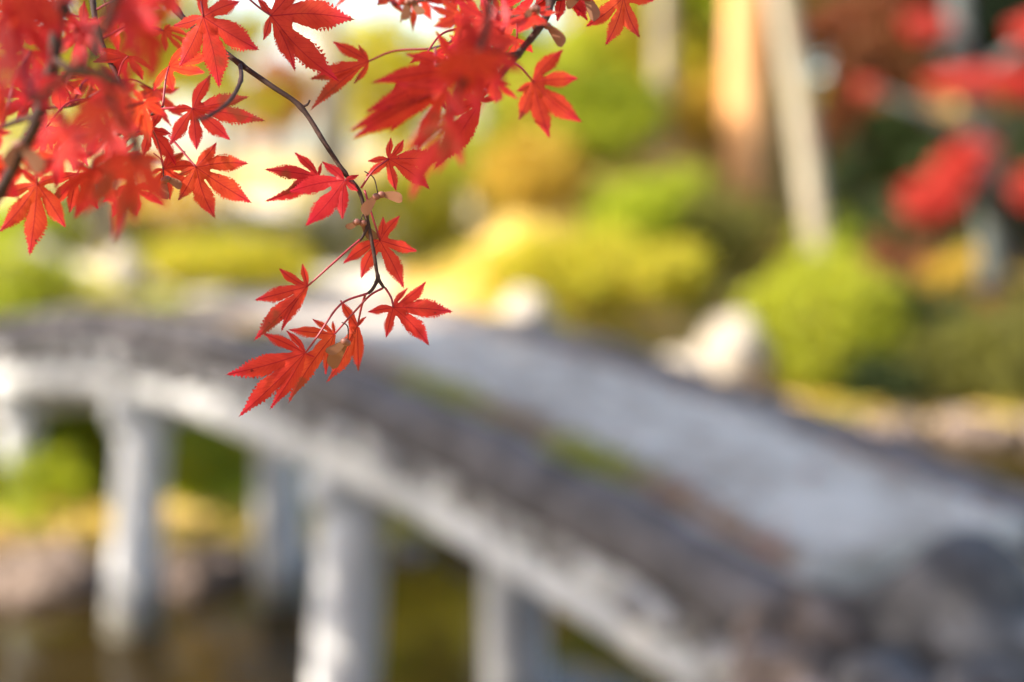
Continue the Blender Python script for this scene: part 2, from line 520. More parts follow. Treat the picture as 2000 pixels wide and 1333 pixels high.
# grass tufts and fallen leaves caught along the edges
rng = random.Random(11)
def tuft(sc, tcx, n, hgt, spread):
    v, f = [], []
    for i in range(n):
        s = sc + rng.gauss(0, spread); t = tcx + rng.gauss(0, 0.05)
        b = bp(s, t, -0.08)
        d = Vector((rng.gauss(0, 0.5), rng.gauss(0, 0.5), 1)).normalized()
        h = hgt * rng.uniform(0.5, 1.2)
        sd = d.orthogonal().normalized() * 0.006
        k = len(v)
        v += [brel(b - sd), brel(b + sd), brel(b + d * h * 0.6 + sd), brel(b + d * h * 0.6 - sd), brel(b + d * h + Vector((d.x, d.y, -0.3)) * h * 0.4)]
        f += [(k, k + 1, k + 2, k + 3), (k + 3, k + 2, k + 4)]
    return link('grass_tuft', mesh('grass_tuft', v, f, False), M['grass'], bridge)
for sc, n, h, spd in ((-2.5, 380, 0.11, 0.22), (-3.85, 380, 0.13, 0.14), (-3.3, 80, 0.07, 0.3), (-0.2, 120, 0.08, 0.2), (1.3, 150, 0.09, 0.3)):
    tag(tuft(sc, -HALF + 0.25, n, h, spd), None, None, None, 'stuff')
v, f = [], []
for i in range(4200):
    s = rng.uniform(S0 + 0.2, S1); t = -HALF + 0.215 + abs(rng.gauss(0, 0.10)) if rng.random() < 0.82 else (HALF - 0.32 - abs(rng.gauss(0, 0.06)))
    if rng.random() < 0.05: t = rng.uniform(-0.6, 0.6)
    c = bp(s, t, -0.055 + rng.uniform(0, 0.03))
    a = Vector((rng.gauss(0, 1), rng.gauss(0, 1), rng.gauss(0, 0.3))).normalized()
    b = a.cross(Vector((rng.gauss(0, .3), rng.gauss(0, .3), 1))).normalized()
    r = rng.uniform(0.02, 0.04); k = len(v)
    v += [brel(c - a * r), brel(c + b * r * 0.6), brel(c + a * r), brel(c - b * r * 0.6)]
    f.append((k, k + 1, k + 2, k + 3))
tag(link('fallen_leaves', mesh('fallen_leaves', v, f, False), M['litter'], bridge), 'brown fallen leaves caught along the inner deck edges', None, None, 'stuff')

# ================================================================ rocks
def rock_mesh(name, rad, seed, rough=0.28, mt='rock_pale', sub=3):
    import bmesh
    bm = bmesh.new()
    bmesh.ops.create_icosphere(bm, subdivisions=sub, radius=1.0)
    for vt in bm.verts:
        p = vt.co.copy()
        n = mnoise.noise(p * 1.3 + Vector((seed * 7.1, seed * 3.3, seed))) * rough + mnoise.noise(p * 3.4 + Vector((seed, 5, seed * 2))) * rough * 0.4
        q = p * (1 + n)
        q.z = max(q.z, -0.55)
        vt.co = Vector((q.x * rad[0], q.y * rad[1], q.z * rad[2]))
    me = bpy.data.meshes.new(name)
    bm.to_mesh(me); bm.free()
    me.polygons.foreach_set('use_smooth', [True] * len(me.polygons))
    me.materials.append(M[mt])
    return me

def rock(name, loc, rad, seed, mt, label, group=None, rough=0.28, cat='rock', sink=0.45):
    o = link(name, rock_mesh(name, rad, seed, rough, mt), None, None, Vector(loc) + Vector((0, 0, rad[2] * sink)))
    o.rotation_euler = (0, 0, seed * 1.7)
    return tag(o, label, cat, group)

def on_ground(xp, Y, dz=0.0):
    x = (xp - 1000) / 2778.0 * Y
    return Vector((x, Y, height(x, Y) + dz))

# by the near end of the bridge
def at(xp, yp, d): return px(xp, yp, d)
p = at(1880, 1115, 4.6); rock('boulder', (p.x, p.y, p.z - 0.34), (0.30, 0.30, 0.30), 3, 'rock_dark', 'large dark rounded boulder standing at the end of the bridge deck', None, 0.26, 'boulder')
p = at(1610, 1165, 4.75); rock('boulder', (p.x, p.y, p.z - 0.26), (0.17, 0.2, 0.21), 8, 'rock_brown', 'brown lichened rock against the end of the bridge edge', None, 0.35, 'boulder')
p = at(1490, 1180, 4.7); rock('boulder', (p.x, p.y, p.z - 0.14), (0.085, 0.10, 0.10), 5, 'rock_brown', 'small pale topped stone tucked beside the brown lichened rock', None, 0.3, 'boulder')
p = at(1560, 1290, 4.35); rock('boulder', (p.x, p.y, p.z - 0.22), (0.24, 0.22, 0.18), 13, 'rock_brown', 'low rough brown rock on the bank below the bridge end', None, 0.4, 'boulder')
p = at(1740, 1300, 4.2); rock('boulder', (p.x, p.y, p.z - 0.22), (0.19, 0.17, 0.18), 17, 'rock_dark', 'dark knobbly rock between the brown rocks and the large boulder', None, 0.4, 'boulder')
p = at(1945, 1300, 4.0); rock('boulder', (p.x, p.y, p.z - 0.16), (0.16, 0.16, 0.12), 23, 'rock_dark', 'flat grey stone in front of the large dark boulder', None, 0.3, 'boulder')

# along the far shore
rng = random.Random(21)
for i in range(34):
    x = -9 + i * 0.62 + rng.uniform(-0.2, 0.2)
    y = lerp_tab(x, FAR) - (0.5 if i < 14 else 0.15) + rng.uniform(-0.2, 0.25)
    r = rng.uniform(0.28, 0.55) * (0.72 if i < 14 else 1.0)
    mt = 'rock_pale' if rng.random() < 0.6 and 13 < i < 22 else 'rock_brown'
    rock('shore_rock', (x, y, -0.1), (r * rng.uniform(0.9, 1.4), r, r * rng.uniform(0.6, 0.95)), 30 + i, mt,
         'pale granite rock edging the far shore of the pond' if mt == 'rock_pale' else 'brown lichened rock edging the far shore of the pond',
         'pale rocks along the far shore' if mt == 'rock_pale' else 'brown rocks along the far shore', 0.42)
for k, (xp, Y, r) in enumerate(((-25, 12.75, 0.36), (40, 12.6, 0.30), (105, 12.75, 0.34), (165, 12.95, 0.28), (330, 13.2, 0.26), (395, 13.3, 0.32), (455, 13.4, 0.25))):
    x = (xp - 1000) / 2778.0 * Y
    rock('shore_rock', (x, Y, -0.08), (r * 1.3, r, r * 0.75), 140 + k, 'rock_brown', 'brown lichened rock edging the far shore of the pond', 'brown rocks along the far shore', 0.42)
for (xp, Y, r, sd, lb) in (
        (1440, 21.3, (0.72, 0.6, 0.78), 71, 'large sunlit white rock beside the round clipped bush'),
        (1340, 21.0, (0.50, 0.4, 0.36), 72, 'low pale rock lying next to the large white rock'),
        (1025, 20.5, (0.62, 0.4, 0.52), 73, 'pale sunlit rock in front of the yellow shrubs behind the bridge crest'),
        (65, 22.5, (0.62, 0.5, 0.42), 74, 'broad pale stone on the gravel beyond the bridge'),
        (240, 21.5, (0.38, 0.35, 0.55), 75, 'upright pinkish pale stone on the gravel beside a dark trunk')):
    rock('garden_rock', on_ground(xp, Y), r, sd, 'rock_pale', lb, None, 0.2)

# ================================================================ foliage
def cards(points, size, seed, flat=0.0):
    """one leaf-shaped folded card per point"""
    rg = np.random.default_rng(seed)
    n = len(points)
    P = np.asarray(points)
    a = rg.normal(size=(n, 3)); a[:, 2] *= (1 - flat)
    a /= np.linalg.norm(a, axis=1)[:, None]
    b = rg.normal(size=(n, 3)); b[:, 2] *= (1 - flat)
    b -= a * (a * b).sum(1)[:, None]; b /= np.linalg.norm(b, axis=1)[:, None]
    c = np.cross(a, b)
    s = size * rg.uniform(0.6, 1.3, n)[:, None]
    v = np.stack([P - a * s, P + b * s * 0.5 + c * s * 0.15, P + a * s, P - b * s * 0.5 + c * s * 0.15], 1).reshape(-1, 3)
    f = [(4 * i, 4 * i + 1, 4 * i + 2) for i in range(n)] + [(4 * i, 4 * i + 2, 4 * i + 3) for i in range(n)]
    return v, f

def clump_points(clumps, n, seed, shell=0.55):
    rg = np.random.default_rng(seed)
    wts = np.array([c[1][0] * c[1][1] * c[1][2] for c in clumps]) ** 0.8
    wts /= wts.sum()
    idx = rg.choice(len(clumps), n, p=wts)
    d = rg.normal(size=(n, 3)); d /= np.linalg.norm(d, axis=1)[:, None]
    r = rg.uniform(shell, 1.05, n) ** 0.8
    C = np.array([c[0] for c in clumps])[idx]; Rr = np.array([c[1] for c in clumps])[idx]
    return C + d * r[:, None] * Rr

def trunk_mb(path, r0, r1, n=12):
    q = MB()
    P = smooth_path(path, 5)
    k = len(P)
    q.tube([Vector(p) for p in P], [r0 + (r1 - r0) * i / (k - 1) for i in range(k)], n)
    return q

def tree(name, base, path, r0, r1, bark, clumps, n, size, leafm, label, limbs=True, group=None, cat='tree', seed=1, flat=0.3):
    """path and clumps are relative to the base"""
    root = empty(name, base)
    tag(root, label, cat, group)
    q = trunk_mb(path, r0, r1)
    top = Vector(path[-1])
    if limbs:
        rr = random.Random(seed)
        for c, rad in clumps:
            c = Vector(c)
            k = min(len(path) - 1, max(1, int(len(path) * rr.uniform(0.4, 0.95))))
            st = Vector(path[k])
            for kk in range(len(path) - 1, 0, -1):
                if Vector(path[kk]).z < c.z - 0.1 * abs(c.z): st = Vector(path[kk]); break
            mid = st.lerp(c, 0.5) + Vector((rr.uniform(-.2, .2), rr.uniform(-.2, .2), rr.uniform(0, .3)))
            q.tube([st, mid, c], [r1 * 0.9 + 0.01, r1 * 0.5 + 0.01, 0.012], 7)
    link('trunk', q.mesh('trunk', [M[bark]]), None, root)
    if clumps:
        v, f = cards(clump_points(clumps, n, seed), size, seed + 50, flat)
        cr = link('crown', mesh('crown', v, f, False), M[leafm], root)
        cr['kind'] = 'stuff'
    return root

def blob_clumps(c, R3, n, seed, small=0.45):
    rr = random.Random(seed)
    out = []
    for i in range(n):
        d = Vector((rr.gauss(0, 1), rr.gauss(0, 1), rr.gauss(0, 1))).normalized() * rr.uniform(0.3, 0.85)
        k = small * rr.uniform(0.7, 1.2)
        out.append(((c[0] + d.x * R3[0], c[1] + d.y * R3[1], c[2] + d.z * R3[2]), (R3[0] * k, R3[1] * k, R3[2] * k * 0.75)))
    return out

def bush(name, xp, Y, rad, leafm, label, n, size, seed, dz=0.0, core='f_green', group=None, cat='bush'):
    """clipped mound: dense leaf shell over twiggy stems"""
    b = on_ground(xp, Y, dz)
    root = empty(name, b)
    tag(root, label, cat, group)
    rr = random.Random(seed)
    q = MB()
    for i in range(9):
        d = Vector((rr.gauss(0, 1), rr.gauss(0, 1), 1.4)).normalized()
        e = Vector((d.x * rad[0], d.y * rad[1], d.z * rad[2] * 1.5)) * 0.8
        q.tube([Vector((d.x * 0.08, d.y * 0.08, -0.1)), e * 0.5 + Vector((0, 0, 0.05)), e], [0.03, 0.02, 0.008], 6)
    link('stem', q.mesh('stem', [M['bark_dark']]), None, root)
    rg = np.random.default_rng(seed)
    d = rg.normal(size=(n, 3)); d /= np.linalg.norm(d, axis=1)[:, None]
    r = np.where(rg.random(n) < 0.7, rg.uniform(0.9, 1.03, n), rg.uniform(0.5, 0.95, n))
    amp = 0.5 if name == 'round_bush' else 1.5
    lump = np.array([1 + amp * (0.30 * mnoise.noise(Vector(x * 2.0) + Vector((seed * 3.7, 0, 0))) + 0.16 * mnoise.noise(Vector(x * 5.0) + Vector((0, seed * 1.7, 0)))) for x in d])
    hole = np.array([mnoise.noise(Vector(x * 3.6) + Vector((7, seed * 2.3, 1))) for x in d])
    r = np.where(hole < -0.12, r * rg.uniform(0.6, 0.85, n), r)
    P = d * (r * lump)[:, None] * np.array(rad) + np.array([0, 0, rad[2] * 0.85])
    P = P[P[:, 2] > -0.05]
    v, f = cards(P, size, seed + 9)
    cr = link('crown', mesh('crown', v, f, False), M[leafm], root)
    cr['kind'] = 'stuff'
    return root

bush('round_bush', 1612, 21.6, (1.28, 1.15, 1.12), 'f_bush', 'large round clipped lime green bush beside the white rock', 9000, 0.06, 1)
bush('low_bush', 1860, 21.2, (0.9, 0.8, 0.62), 'f_olive', 'low dark olive bush at the water in front of the round bush', 4500, 0.06, 2)
bush('low_bush', 1985, 20.8, (0.9, 0.8, 0.8), 'f_olive', 'dark olive bush at the water beneath the golden shrub', 4500, 0.06, 3)
bush('dark_shrub', 1745, 23.0, (0.9, 0.8, 0.8), 'f_green', 'dark green shrub in the shade between the round bush and golden shrub', 4000, 0.07, 41)
bush('dark_shrub', 1800, 25.0, (1.3, 0.9, 1.0), 'f_green', 'dark green shrub under the evergreen behind the golden shrub', 4500, 0.07, 42)
bush('dark_shrub', 1965, 22.8, (1.1, 0.8, 0.8), 'f_green', 'dark green shrub at the foot of the grey trunk', 4500, 0.07, 43)
bush('low_bush', 1720, 20.9, (0.7, 0.6, 0.45), 'f_green', 'low dark green bush at the water below the round bush', 3500, 0.06, 44)
bush('low_bush', 1800, 21.0, (0.9, 0.6, 0.45), 'f_olive', 'spreading low olive bush at the water edge by the round bush', 4000, 0.06, 45)
bush('low_bush', 1930, 21.6, (1.1, 0.7, 0.6), 'f_green', 'broad dark green bush between the two olive bushes', 4000, 0.06, 46, 0.1)
bush('dark_shrub', 1700, 26.5, (1.2, 0.9, 1.0), 'f_green', 'dark green shrub behind the foot of the pale slanting trunk', 4500, 0.07, 47)
bush('dark_shrub', 1900, 25.6, (1.4, 0.9, 1.2), 'f_green', 'dark green shrub right behind the grey trunk of the red maple', 4500, 0.07, 48)
bush('russet_shrub', 1755, 24.3, (0.8, 0.7, 0.85), 'f_brown', 'russet brown shrub under the red tiers of the maple', 4000, 0.07, 49)
bush('russet_shrub', 1985, 21.8, (0.8, 0.7, 0.7), 'f_brown', 'russet brown shrub beside the broad dark green bush', 3500, 0.07, 50, 0.1)
bush('lime_mound', 985, 26.0, (0.9, 0.7, 0.75), 'f_lime', 'lime mound by the slender trunk under yellow leaves', 4000, 0.06, 51)
bush('yellow_shrub', 1090, 27.5, (0.9, 0.8, 0.8), 'f_gold', 'golden shrub above the wide low yellow mound', 4000, 0.06, 52)
bush('green_shrub', 1160, 29.5, (1.0, 0.8, 0.9), 'f_lime', 'lime green shrub higher up between the two slender trunks', 4000, 0.07, 53)
bush('lime_mound', 1230, 27.0, (0.7, 0.6, 0.6), 'f_lime', 'small lime mound beside the thin peach trunk', 3500, 0.06, 54)
bush('olive_mound', 860, 27.5, (0.8, 0.7, 0.6), 'f_olive', 'olive mound between the yellow shrub and the slender trunk', 3500, 0.06, 55)
bush('green_shrub', 1330, 25.5, (0.6, 0.6, 0.6), 'f_lime', 'small lime shrub beside the shaded olive mound', 3000, 0.06, 56)
bush('lime_mound', 1140, 26.0, (1.2, 0.9, 0.9), 'f_lime', 'lime mound just behind the wide low yellow mound', 5000, 0.06, 71)
bush('yellow_shrub', 1040, 24.6, (0.9, 0.8, 0.75), 'f_gold', 'golden shrub beside the wide low yellow mound', 4000, 0.06, 72)
bush('lime_mound', 1235, 24.2, (0.8, 0.7, 0.6), 'f_lime', 'lime mound tucked behind the end of the yellow mound', 4000, 0.06, 73)
bush('yellow_shrub', 1310, 23.6, (0.7, 0.6, 0.5), 'f_yellow', 'small yellow shrub above the low pale rock', 3500, 0.06, 74)
bush('green_shrub', 1075, 29.0, (1.0, 0.8, 1.0), 'f_lime', 'tall lime shrub on the slope above the lime mound', 4000, 0.07, 75)
bush('yellow_shrub', 1240, 29.5, (1.0, 0.8, 1.0), 'f_yellow', 'tall yellow shrub on the slope by the thin peach trunk', 4000, 0.07, 76)
bush('golden_shrub', 1885, 23.5, (0.95, 0.8, 0.75), 'f_gold', 'golden orange shrub behind the dark olive bushes', 3500, 0.07, 4, 0.2)
bush('yellow_mound', 1130, 22.0, (1.7, 1.0, 0.62), 'f_yellow', 'wide low mound of yellow shrubs behind the bridge crest', 8000, 0.06, 5)
bush('yellow_mound', 745, 25.5, (1.3, 1.1, 0.85), 'f_yellow', 'bright yellow rounded shrub beside the pale trunk', 6000, 0.06, 6)
bush('olive_mound', 1385, 25.0, (0.95, 0.9, 0.72), 'f_olive', 'shaded olive mound between the yellow mound and the round bush', 4000, 0.06, 7)
bush('clipped_hedge', 500, 24.0, (1.5, 0.7, 0.50), 'f_olive', 'low olive green hedge at the edge of the gravel', 5000, 0.06, 8)
bush('clipped_hedge', 440, 22.3, (1.5, 0.7, 0.42), 'f_yellow', 'low yellow green mound in front of the olive hedge', 5000, 0.06, 9)
bush('yellow_shrub', 1400, 28.0, (1.0, 0.9, 0.8), 'f_gold', 'golden yellow shrub at the foot of the orange barked trunk', 4000, 0.07, 10)
bush('yellow_shrub', 1210, 30.0, (1.4, 1.0, 1.0), 'f_gold', 'golden shrub below the thin peach trunk', 4000, 0.08, 12)
bush('green_shrub', 1640, 25.6, (0.75, 0.7, 0.7), 'f_lime', 'lime green shrub at the foot of the pale slanting trunk', 4000, 0.07, 13)
bush('green_shrub', 980, 29.0, (1.2, 1.0, 0.9), 'f_lime', 'lime green shrub behind the low yellow mound', 4000, 0.08, 14)
bush('olive_mound', 150, 27.0, (0.9, 0.7, 0.8), 'f_olive', 'olive mound on the gravel behind the upright pinkish stone', 3500, 0.07, 61)
bush('yellow_shrub', 330, 30.0, (1.1, 0.8, 0.8), 'f_gold', 'golden shrub out on the gravel court', 3500, 0.07, 62)
bush('green_shrub', 30, 25.5, (0.9, 0.7, 0.6), 'f_lime', 'lime green shrub on the gravel behind the broad pale stone', 3500, 0.07, 63)
bush('olive_mound', 250, 24.6, (0.7, 0.6, 0.45), 'f_olive', 'small olive mound at the foot of the dark trunk', 3000, 0.06, 66)
rgc = np.random.default_rng(88)
gp = []
while len(gp) < 26000:
    gx, gy = rgc.uniform(-9, 13), rgc.uniform(12.4, 36)
    dfar = gy - lerp_tab(gx, FAR)
    if dfar < 0.1 or (gx < -1.9 and gy > 21.5): continue
    if mnoise.noise(Vector((gx * 0.8, gy * 0.8, 5.0))) < -0.02: continue
    gp.append((gx, gy, height(gx, gy) + 0.01 + abs(rgc.normal(0, 0.05))))
M['f_cover'] = foliage('ground_cover_leaves', [(0.20, 0.22, 0.02), (0.55, 0.42, 0.03), (0.60, 0.32, 0.05), (0.34, 0.36, 0.03), (0.12, 0.12, 0.015), (0.62, 0.50, 0.05)], 0.3)
v, f = cards(gp, 0.07, 89, 0.4)
tag(link('ground_cover', mesh('ground_cover', v, f, False), M['f_cover']), 'golden fallen leaves and low green plants covering the far bank', 'ground cover', None, 'stuff')
gp = []
while len(gp) < 9000:
    gx, gy = rgc.uniform(-7.5, 1.0), rgc.uniform(13.2, 21.3)
    if gy - lerp_tab(gx, FAR) < 0.25 or mnoise.noise(Vector((gx * 1.1, gy * 1.1, 9.0))) < -0.12: continue
    gp.append((gx, gy, height(gx, gy) + 0.02 + abs(rgc.normal(0, 0.09))))
v, f = cards(gp, 0.075, 90, 0.0)
tag(link('bank_grass', mesh('bank_grass', v, f, False), M['f_lime']), 'lime green grassy growth on the bank seen under the bridge', 'grass', None, 'stuff')
for k, (xp, Y, rr_) in enumerate(((40, 14.6, 0.75), (190, 15.6, 0.8), (340, 15.0, 0.6), (430, 16.6, 0.9), (110, 17.6, 0.9), (30, 16.6, 0.7), (560, 17.5, 0.8), (400, 15.4, 0.55), (485, 15.8, 0.6), (90, 15.2, 0.6), (250, 16.4, 0.7), (450, 17.6, 0.8))):
    bush('bank_plant', xp, Y, (rr_, rr_ * 0.8, rr_ * 0.5), ('f_lime', 'f_yellow', 'f_bush')[k % 3],
         ('lime green low plant on the bank seen under the bridge', 'yellow low plant on the bank seen under the bridge', 'grass green low plant on the bank seen under the bridge')[k % 3],
         2500, 0.05, 20 + k, 0, group=('lime bank plants', 'yellow bank plants', 'green bank plants')[k % 3], cat='plant')

# ---- trees on the hill
def vert(h, lean=(0, 0), n=6, wob=0.06, seed=1):
    rr = random.Random(seed)
    return [(lean[0] * i / (n - 1) + rr.uniform(-wob, wob) * (i > 0), lean[1] * i / (n - 1), -0.3 + (h + 0.3) * i / (n - 1)) for i in range(n)]

b = on_ground(1450, 27.0)
tree('cedar_tree', b, vert(11, (0.0, 0.3), 6, 0.03), 0.47, 0.28, 'bark_orange', blob_clumps((0, 0, 10.5), (2.5, 2.5, 2.6), 10, 5), 5000, 0.16, 'f_green', 'tall tree with thick straight orange brown trunk', seed=5)
b = on_ground(1622, 25.2)
tree('pale_tree', b, vert(9, (-1.55, 0.3), 6, 0.03), 0.25, 0.18, 'bark_pale', blob_clumps((-1.5, 0.5, 8.6), (2.2, 2.2, 1.8), 9, 6), 4000, 0.15, 'f_lime', 'tree with pale slanting trunk next to the orange barked tree', seed=6)
b = on_ground(1290, 27.5)
tree('thin_tree', b, vert(9, (-0.2, 0), 6, 0.08), 0.20, 0.12, 'bark_pale', blob_clumps((0, 0, 8.5), (2.0, 2.0, 1.6), 9, 7), 1500, 0.15, 'f_lime', 'slender peach trunked tree among the lime foliage', seed=7)
b = on_ground(925, 26.8)
tree('thin_tree', b, vert(8, (0.3, 0), 6, 0.08), 0.20, 0.12, 'bark_pale', blob_clumps((0, 0, 8.0), (2.0, 2.0, 1.6), 9, 8), 1500, 0.15, 'f_yellow', 'slender peach trunked tree under yellow leaves', seed=8)
b = on_ground(655, 24.5)
tree('pale_tree', b, vert(8, (-0.2, 0.2), 6, 0.05), 0.33, 0.2, 'bark_pale', blob_clumps((0, 0, 6.6), (1.7, 1.7, 1.4), 9, 9), 1500, 0.13, 'f_orange', 'pale trunked tree on the gravel with orange leaves above', seed=9)
b = on_ground(215, 23.5)
tree('dark_tree', b, vert(7, (-0.3, 0.1), 6, 0.08), 0.20, 0.1, 'bark_dark', blob_clumps((-0.3, 0, 4.2), (2.0, 1.8, 1.7), 10, 10), 4500, 0.12, 'f_yellow', 'dark trunked tree with yellow leaves beside the upright stone', seed=10)

fill = [
    # px, ground depth, crown centre py, half width px, half height px, leaf material, label
    (800, 31, 150, 200, 170, 'f_yellow', 'bright yellow maple behind the pale trunked tree'),
    (975, 33, 110, 140, 190, 'f_lime', 'lime yellow maple behind the slender trunks'),
    (1040, 29, 300, 150, 100, 'f_lime', 'small lime maple above the yellow mound'),
    (1190, 33, 290, 150, 120, 'f_yellow', 'yellow maple on the slope behind the slender trunks'),
    (1330, 31, 110, 110, 190, 'f_lime', 'lime green maple just beside the orange trunk'),
    (1350, 29, 290, 100, 90, 'f_yellow', 'small yellow maple at the foot of the hill beside the orange trunk'),
    (860, 29, 360, 120, 80, 'f_yellow', 'low spreading yellow maple behind the bright yellow shrub'),
    (460, 42, 120, 190, 130, 'f_yellow', 'pale yellow maple far across the gravel court'),
    (560, 46, 190, 100, 90, 'f_orange', 'peach orange maple far across the gravel court'),
    (70, 38, 200, 230, 170, 'f_yellow', 'broad yellow maple at the side of the gravel court'),
    (290, 52, 130, 160, 120, 'f_gold', 'golden maple at the far end of the gravel court'),
    (1720, 31, 90, 150, 130, 'f_brown', 'russet maple behind the pale slanting trunk'),
    (1680, 28, 230, 90, 80, 'f_orange', 'small orange maple behind the pale slanting trunk'),
    (1960, 30, 40, 200, 170, 'f_green', 'dark evergreen behind the red maple'),
    (1790, 26, 320, 140, 110, 'f_green', 'dark evergreen shrub tree under the red maple'),
    (1985, 25, 400, 150, 150, 'f_green', 'dark shaded evergreen behind the grey trunk'),
    (1520, 34, 200, 120, 220, 'f_olive', 'olive evergreen behind the orange and pale trunks'),
    (1470, 46, -230, 235, 420, 'f_lime', 'tall lime tree at the top of the hill'),
    (890, 46, -260, 225, 420, 'f_gold', 'tall golden tree at the top of the hill'),
    (1740, 42, -60, 300, 330, 'f_green', 'tall dark evergreen at the top of the hill'),
    (430, 44, -330, 240, 320, 'f_gold', 'tall golden tree added between the two tall trees to keep sky out of the pond reflection'),  # added so that its unseen crown stops sky reflecting in the water
    (760, 43, -330, 220, 330, 'f_lime', 'tall lime tree where the gravel court meets the hill'),
    (1175, 40, -55, 110, 100, 'f_yellow', 'yellow crowned tree at the hilltop above a gap of bright sky'),
    (-120, 40, -300, 280, 330, 'f_yellow', 'tall yellow tree at the outer side of the gravel court'),
    (2150, 36, 0, 300, 330, 'f_green', 'tall dark evergreen beyond the red maple'),
    (620, 46, -330, 260, 320, 'f_gold', 'tall golden tree behind the gravel court with unseen crown screening the sky from the pond'),  # crown raised above the view to darken what the pond mirrors
    (250, 46, -330, 280, 320, 'f_yellow', 'tall yellow tree behind the gravel court with unseen crown screening the sky from the pond'),  # crown set high and out of view to block sky from the water
]
for i, (xp, Y, cy, hw, hh, lm_, lb) in enumerate(fill):
    b = on_ground(xp, Y)
    cz = CAM.z - (cy - 300) / 2778.0 * Y - b.z
    rx, rz = hw / 2778.0 * Y, hh / 2778.0 * Y
    cl = blob_clumps((0, 0, max(cz, rz * 0.7)), (rx, min(rx, 3.0) * 0.8, rz), 13, 100 + i)
    tree('evergreen_tree' if lm_ in ('f_green', 'f_olive') else 'maple', b, vert(max(1.2, max(cz, rz * 0.7) + rz * 0.3), (0.2, 0), 6, 0.08, i), 0.16, 0.06, 'bark_dark' if lm_ in ('f_green', 'f_olive') else 'bark_pale', cl, int((3600 + 500 * rx * rz / 4) * (0.32 if xp < 640 else (0.55 if xp < 1420 else 1.0))), 0.17 if Y < 40 else 0.22, lm_, lb, seed=200 + i)

# ---- red maple at the right, leaves in flat tiers
bx = on_ground(1945, 18.6 + 3.5)
def rel(xp, yp, d):
    return tuple(px(xp, yp, d) - bx)
tiers = [((1935, 160), (0.95, 0.6, 0.20)), ((2050, 175), (0.8, 0.6, 0.22)), ((1870, 330), (0.36, 0.4, 0.26)), ((1820, 390), (0.48, 0.4, 0.34)), ((1900, 290), (0.32, 0.3, 0.14)),
         ((2010, 370), (0.3, 0.3, 0.3)), ((1690, 170), (0.16, 0.2, 0.08)), ((1810, 50), (0.35, 0.3, 0.2)), ((2100, 60), (0.9, 0.7, 0.3))]
cl = [(rel(c[0], c[1], 20.6), r) for c, r in tiers]
tree('red_maple', bx, [rel(1940, 560, 22.1), rel(1938, 430, 21.6), rel(1925, 300, 21.2), rel(1900, 170, 21), rel(1872, 60, 21), rel(1865, -120, 21)], 0.23, 0.15, 'bark_grey', cl, 4200, 0.075, 'f_red', 'red maple with grey trunk and leaves in flat tiers', seed=77)

# ---- a big tree on the bank left of the bridge, whose shade falls over it
bt = Vector((-8.6, 0.8, height(-8.6, 0.8)))
tree('shade_tree', bt, vert(6.5, (1.2, 1.6), 7, 0.12, 3), 0.34, 0.16, 'bark_dark', blob_clumps((1.6, 2.7, 5.9), (4.6, 4.2, 2.3), 34, 31, 0.33), 22000, 0.13, 'f_orange', 'spreading orange leaved tree leaning over the pond and shading the bridge', seed=31)
bt = Vector((-11.2, 13.0, height(-11.2, 13.0)))  # second tree, unseen, added only to dim the sun on the bridge's left part
tree('shade_tree', bt, vert(7.0, (1.0, -2.8), 7, 0.12, 5), 0.28, 0.13, 'bark_dark', [((1.3, -3.7, 7.0), (2.9, 2.8, 1.3)), ((0.9, -3.0, 7.4), (2.0, 2.0, 1.5)), ((2.0, -4.6, 6.8), (2.0, 1.8, 1.2))], 3000, 0.12, 'f_gold', 'loose golden tree added out of view by the far bridge end to throw dappled shade', seed=33)

# ================================================================ the maple that hangs into the picture
TB = Vector((-2.1, -0.5, 2.35))
maple = empty('maple_tree', TB)
tag(maple, 'red maple whose leafy twigs hang down in front of the bridge', 'tree')

q = MB()
trunk_path = smooth_path([(0, 0, -0.2), (0.05, 0.05, 0.8), (0.2, 0.1, 1.6), (0.3, 0.3, 2.4), (0.35, 0.4, 3.4)], 5)
q.tube([Vector(p) for p in trunk_path], np.linspace(0.15, 0.09, len(trunk_path)), 14)
link('trunk', q.mesh('trunk', [M['limb']]), None, maple)

def limb(pts, r0, r1):
    P = smooth_path([tuple(Vector(p) - TB) for p in pts], 6)
    k = MB()
    k.tube([Vector(p) for p in P], np.linspace(r0, r1, len(P)), 10)
    link('limb', k.mesh('limb', [M['limb']]), None, maple)
limb([TB + Vector((0.28, 0.25, 2.1)), (-1.1, 0.5, 4.75), (-0.62, 0.9, 4.45), px(300, -70, 1.06)], 0.05, 0.0035)
limb([TB + Vector((0.3, 0.3, 2.3)), (-1.2, 0.3, 4.9), (-0.55, 0.6, 4.5), px(160, -70, 0.86)], 0.04, 0.004)
limb([TB + Vector((0.32, 0.3, 2.6)), (-0.9, 0.7, 5.2), (-0.2, 1.0, 4.6), px(1072, -60, 1.0)], 0.05, 0.004)
limb([(-0.9, 0.7, 5.2), (-0.3, 0.75, 4.75), px(960, -60, 0.8)], 0.02, 0.003)
limb([(-1.1, 0.5, 4.75), (-0.7, 0.95, 4.5), px(170, -50, 1.1)], 0.02, 0.003)
limb([(-1.2, 0.3, 4.9), (-0.7, 0.45, 4.5), px(230, -60, 0.74)], 0.02, 0.003)

# ---------------- leaves
PROF_T = [0.0, 0.12, 0.27, 0.42, 0.56, 0.69, 0.80, 0.91, 1.0]
PROF_H = [0.46, 0.66, 0.90, 1.0, 0.87, 0.58, 0.29, 0.12, 0.0]
NSEG = 23

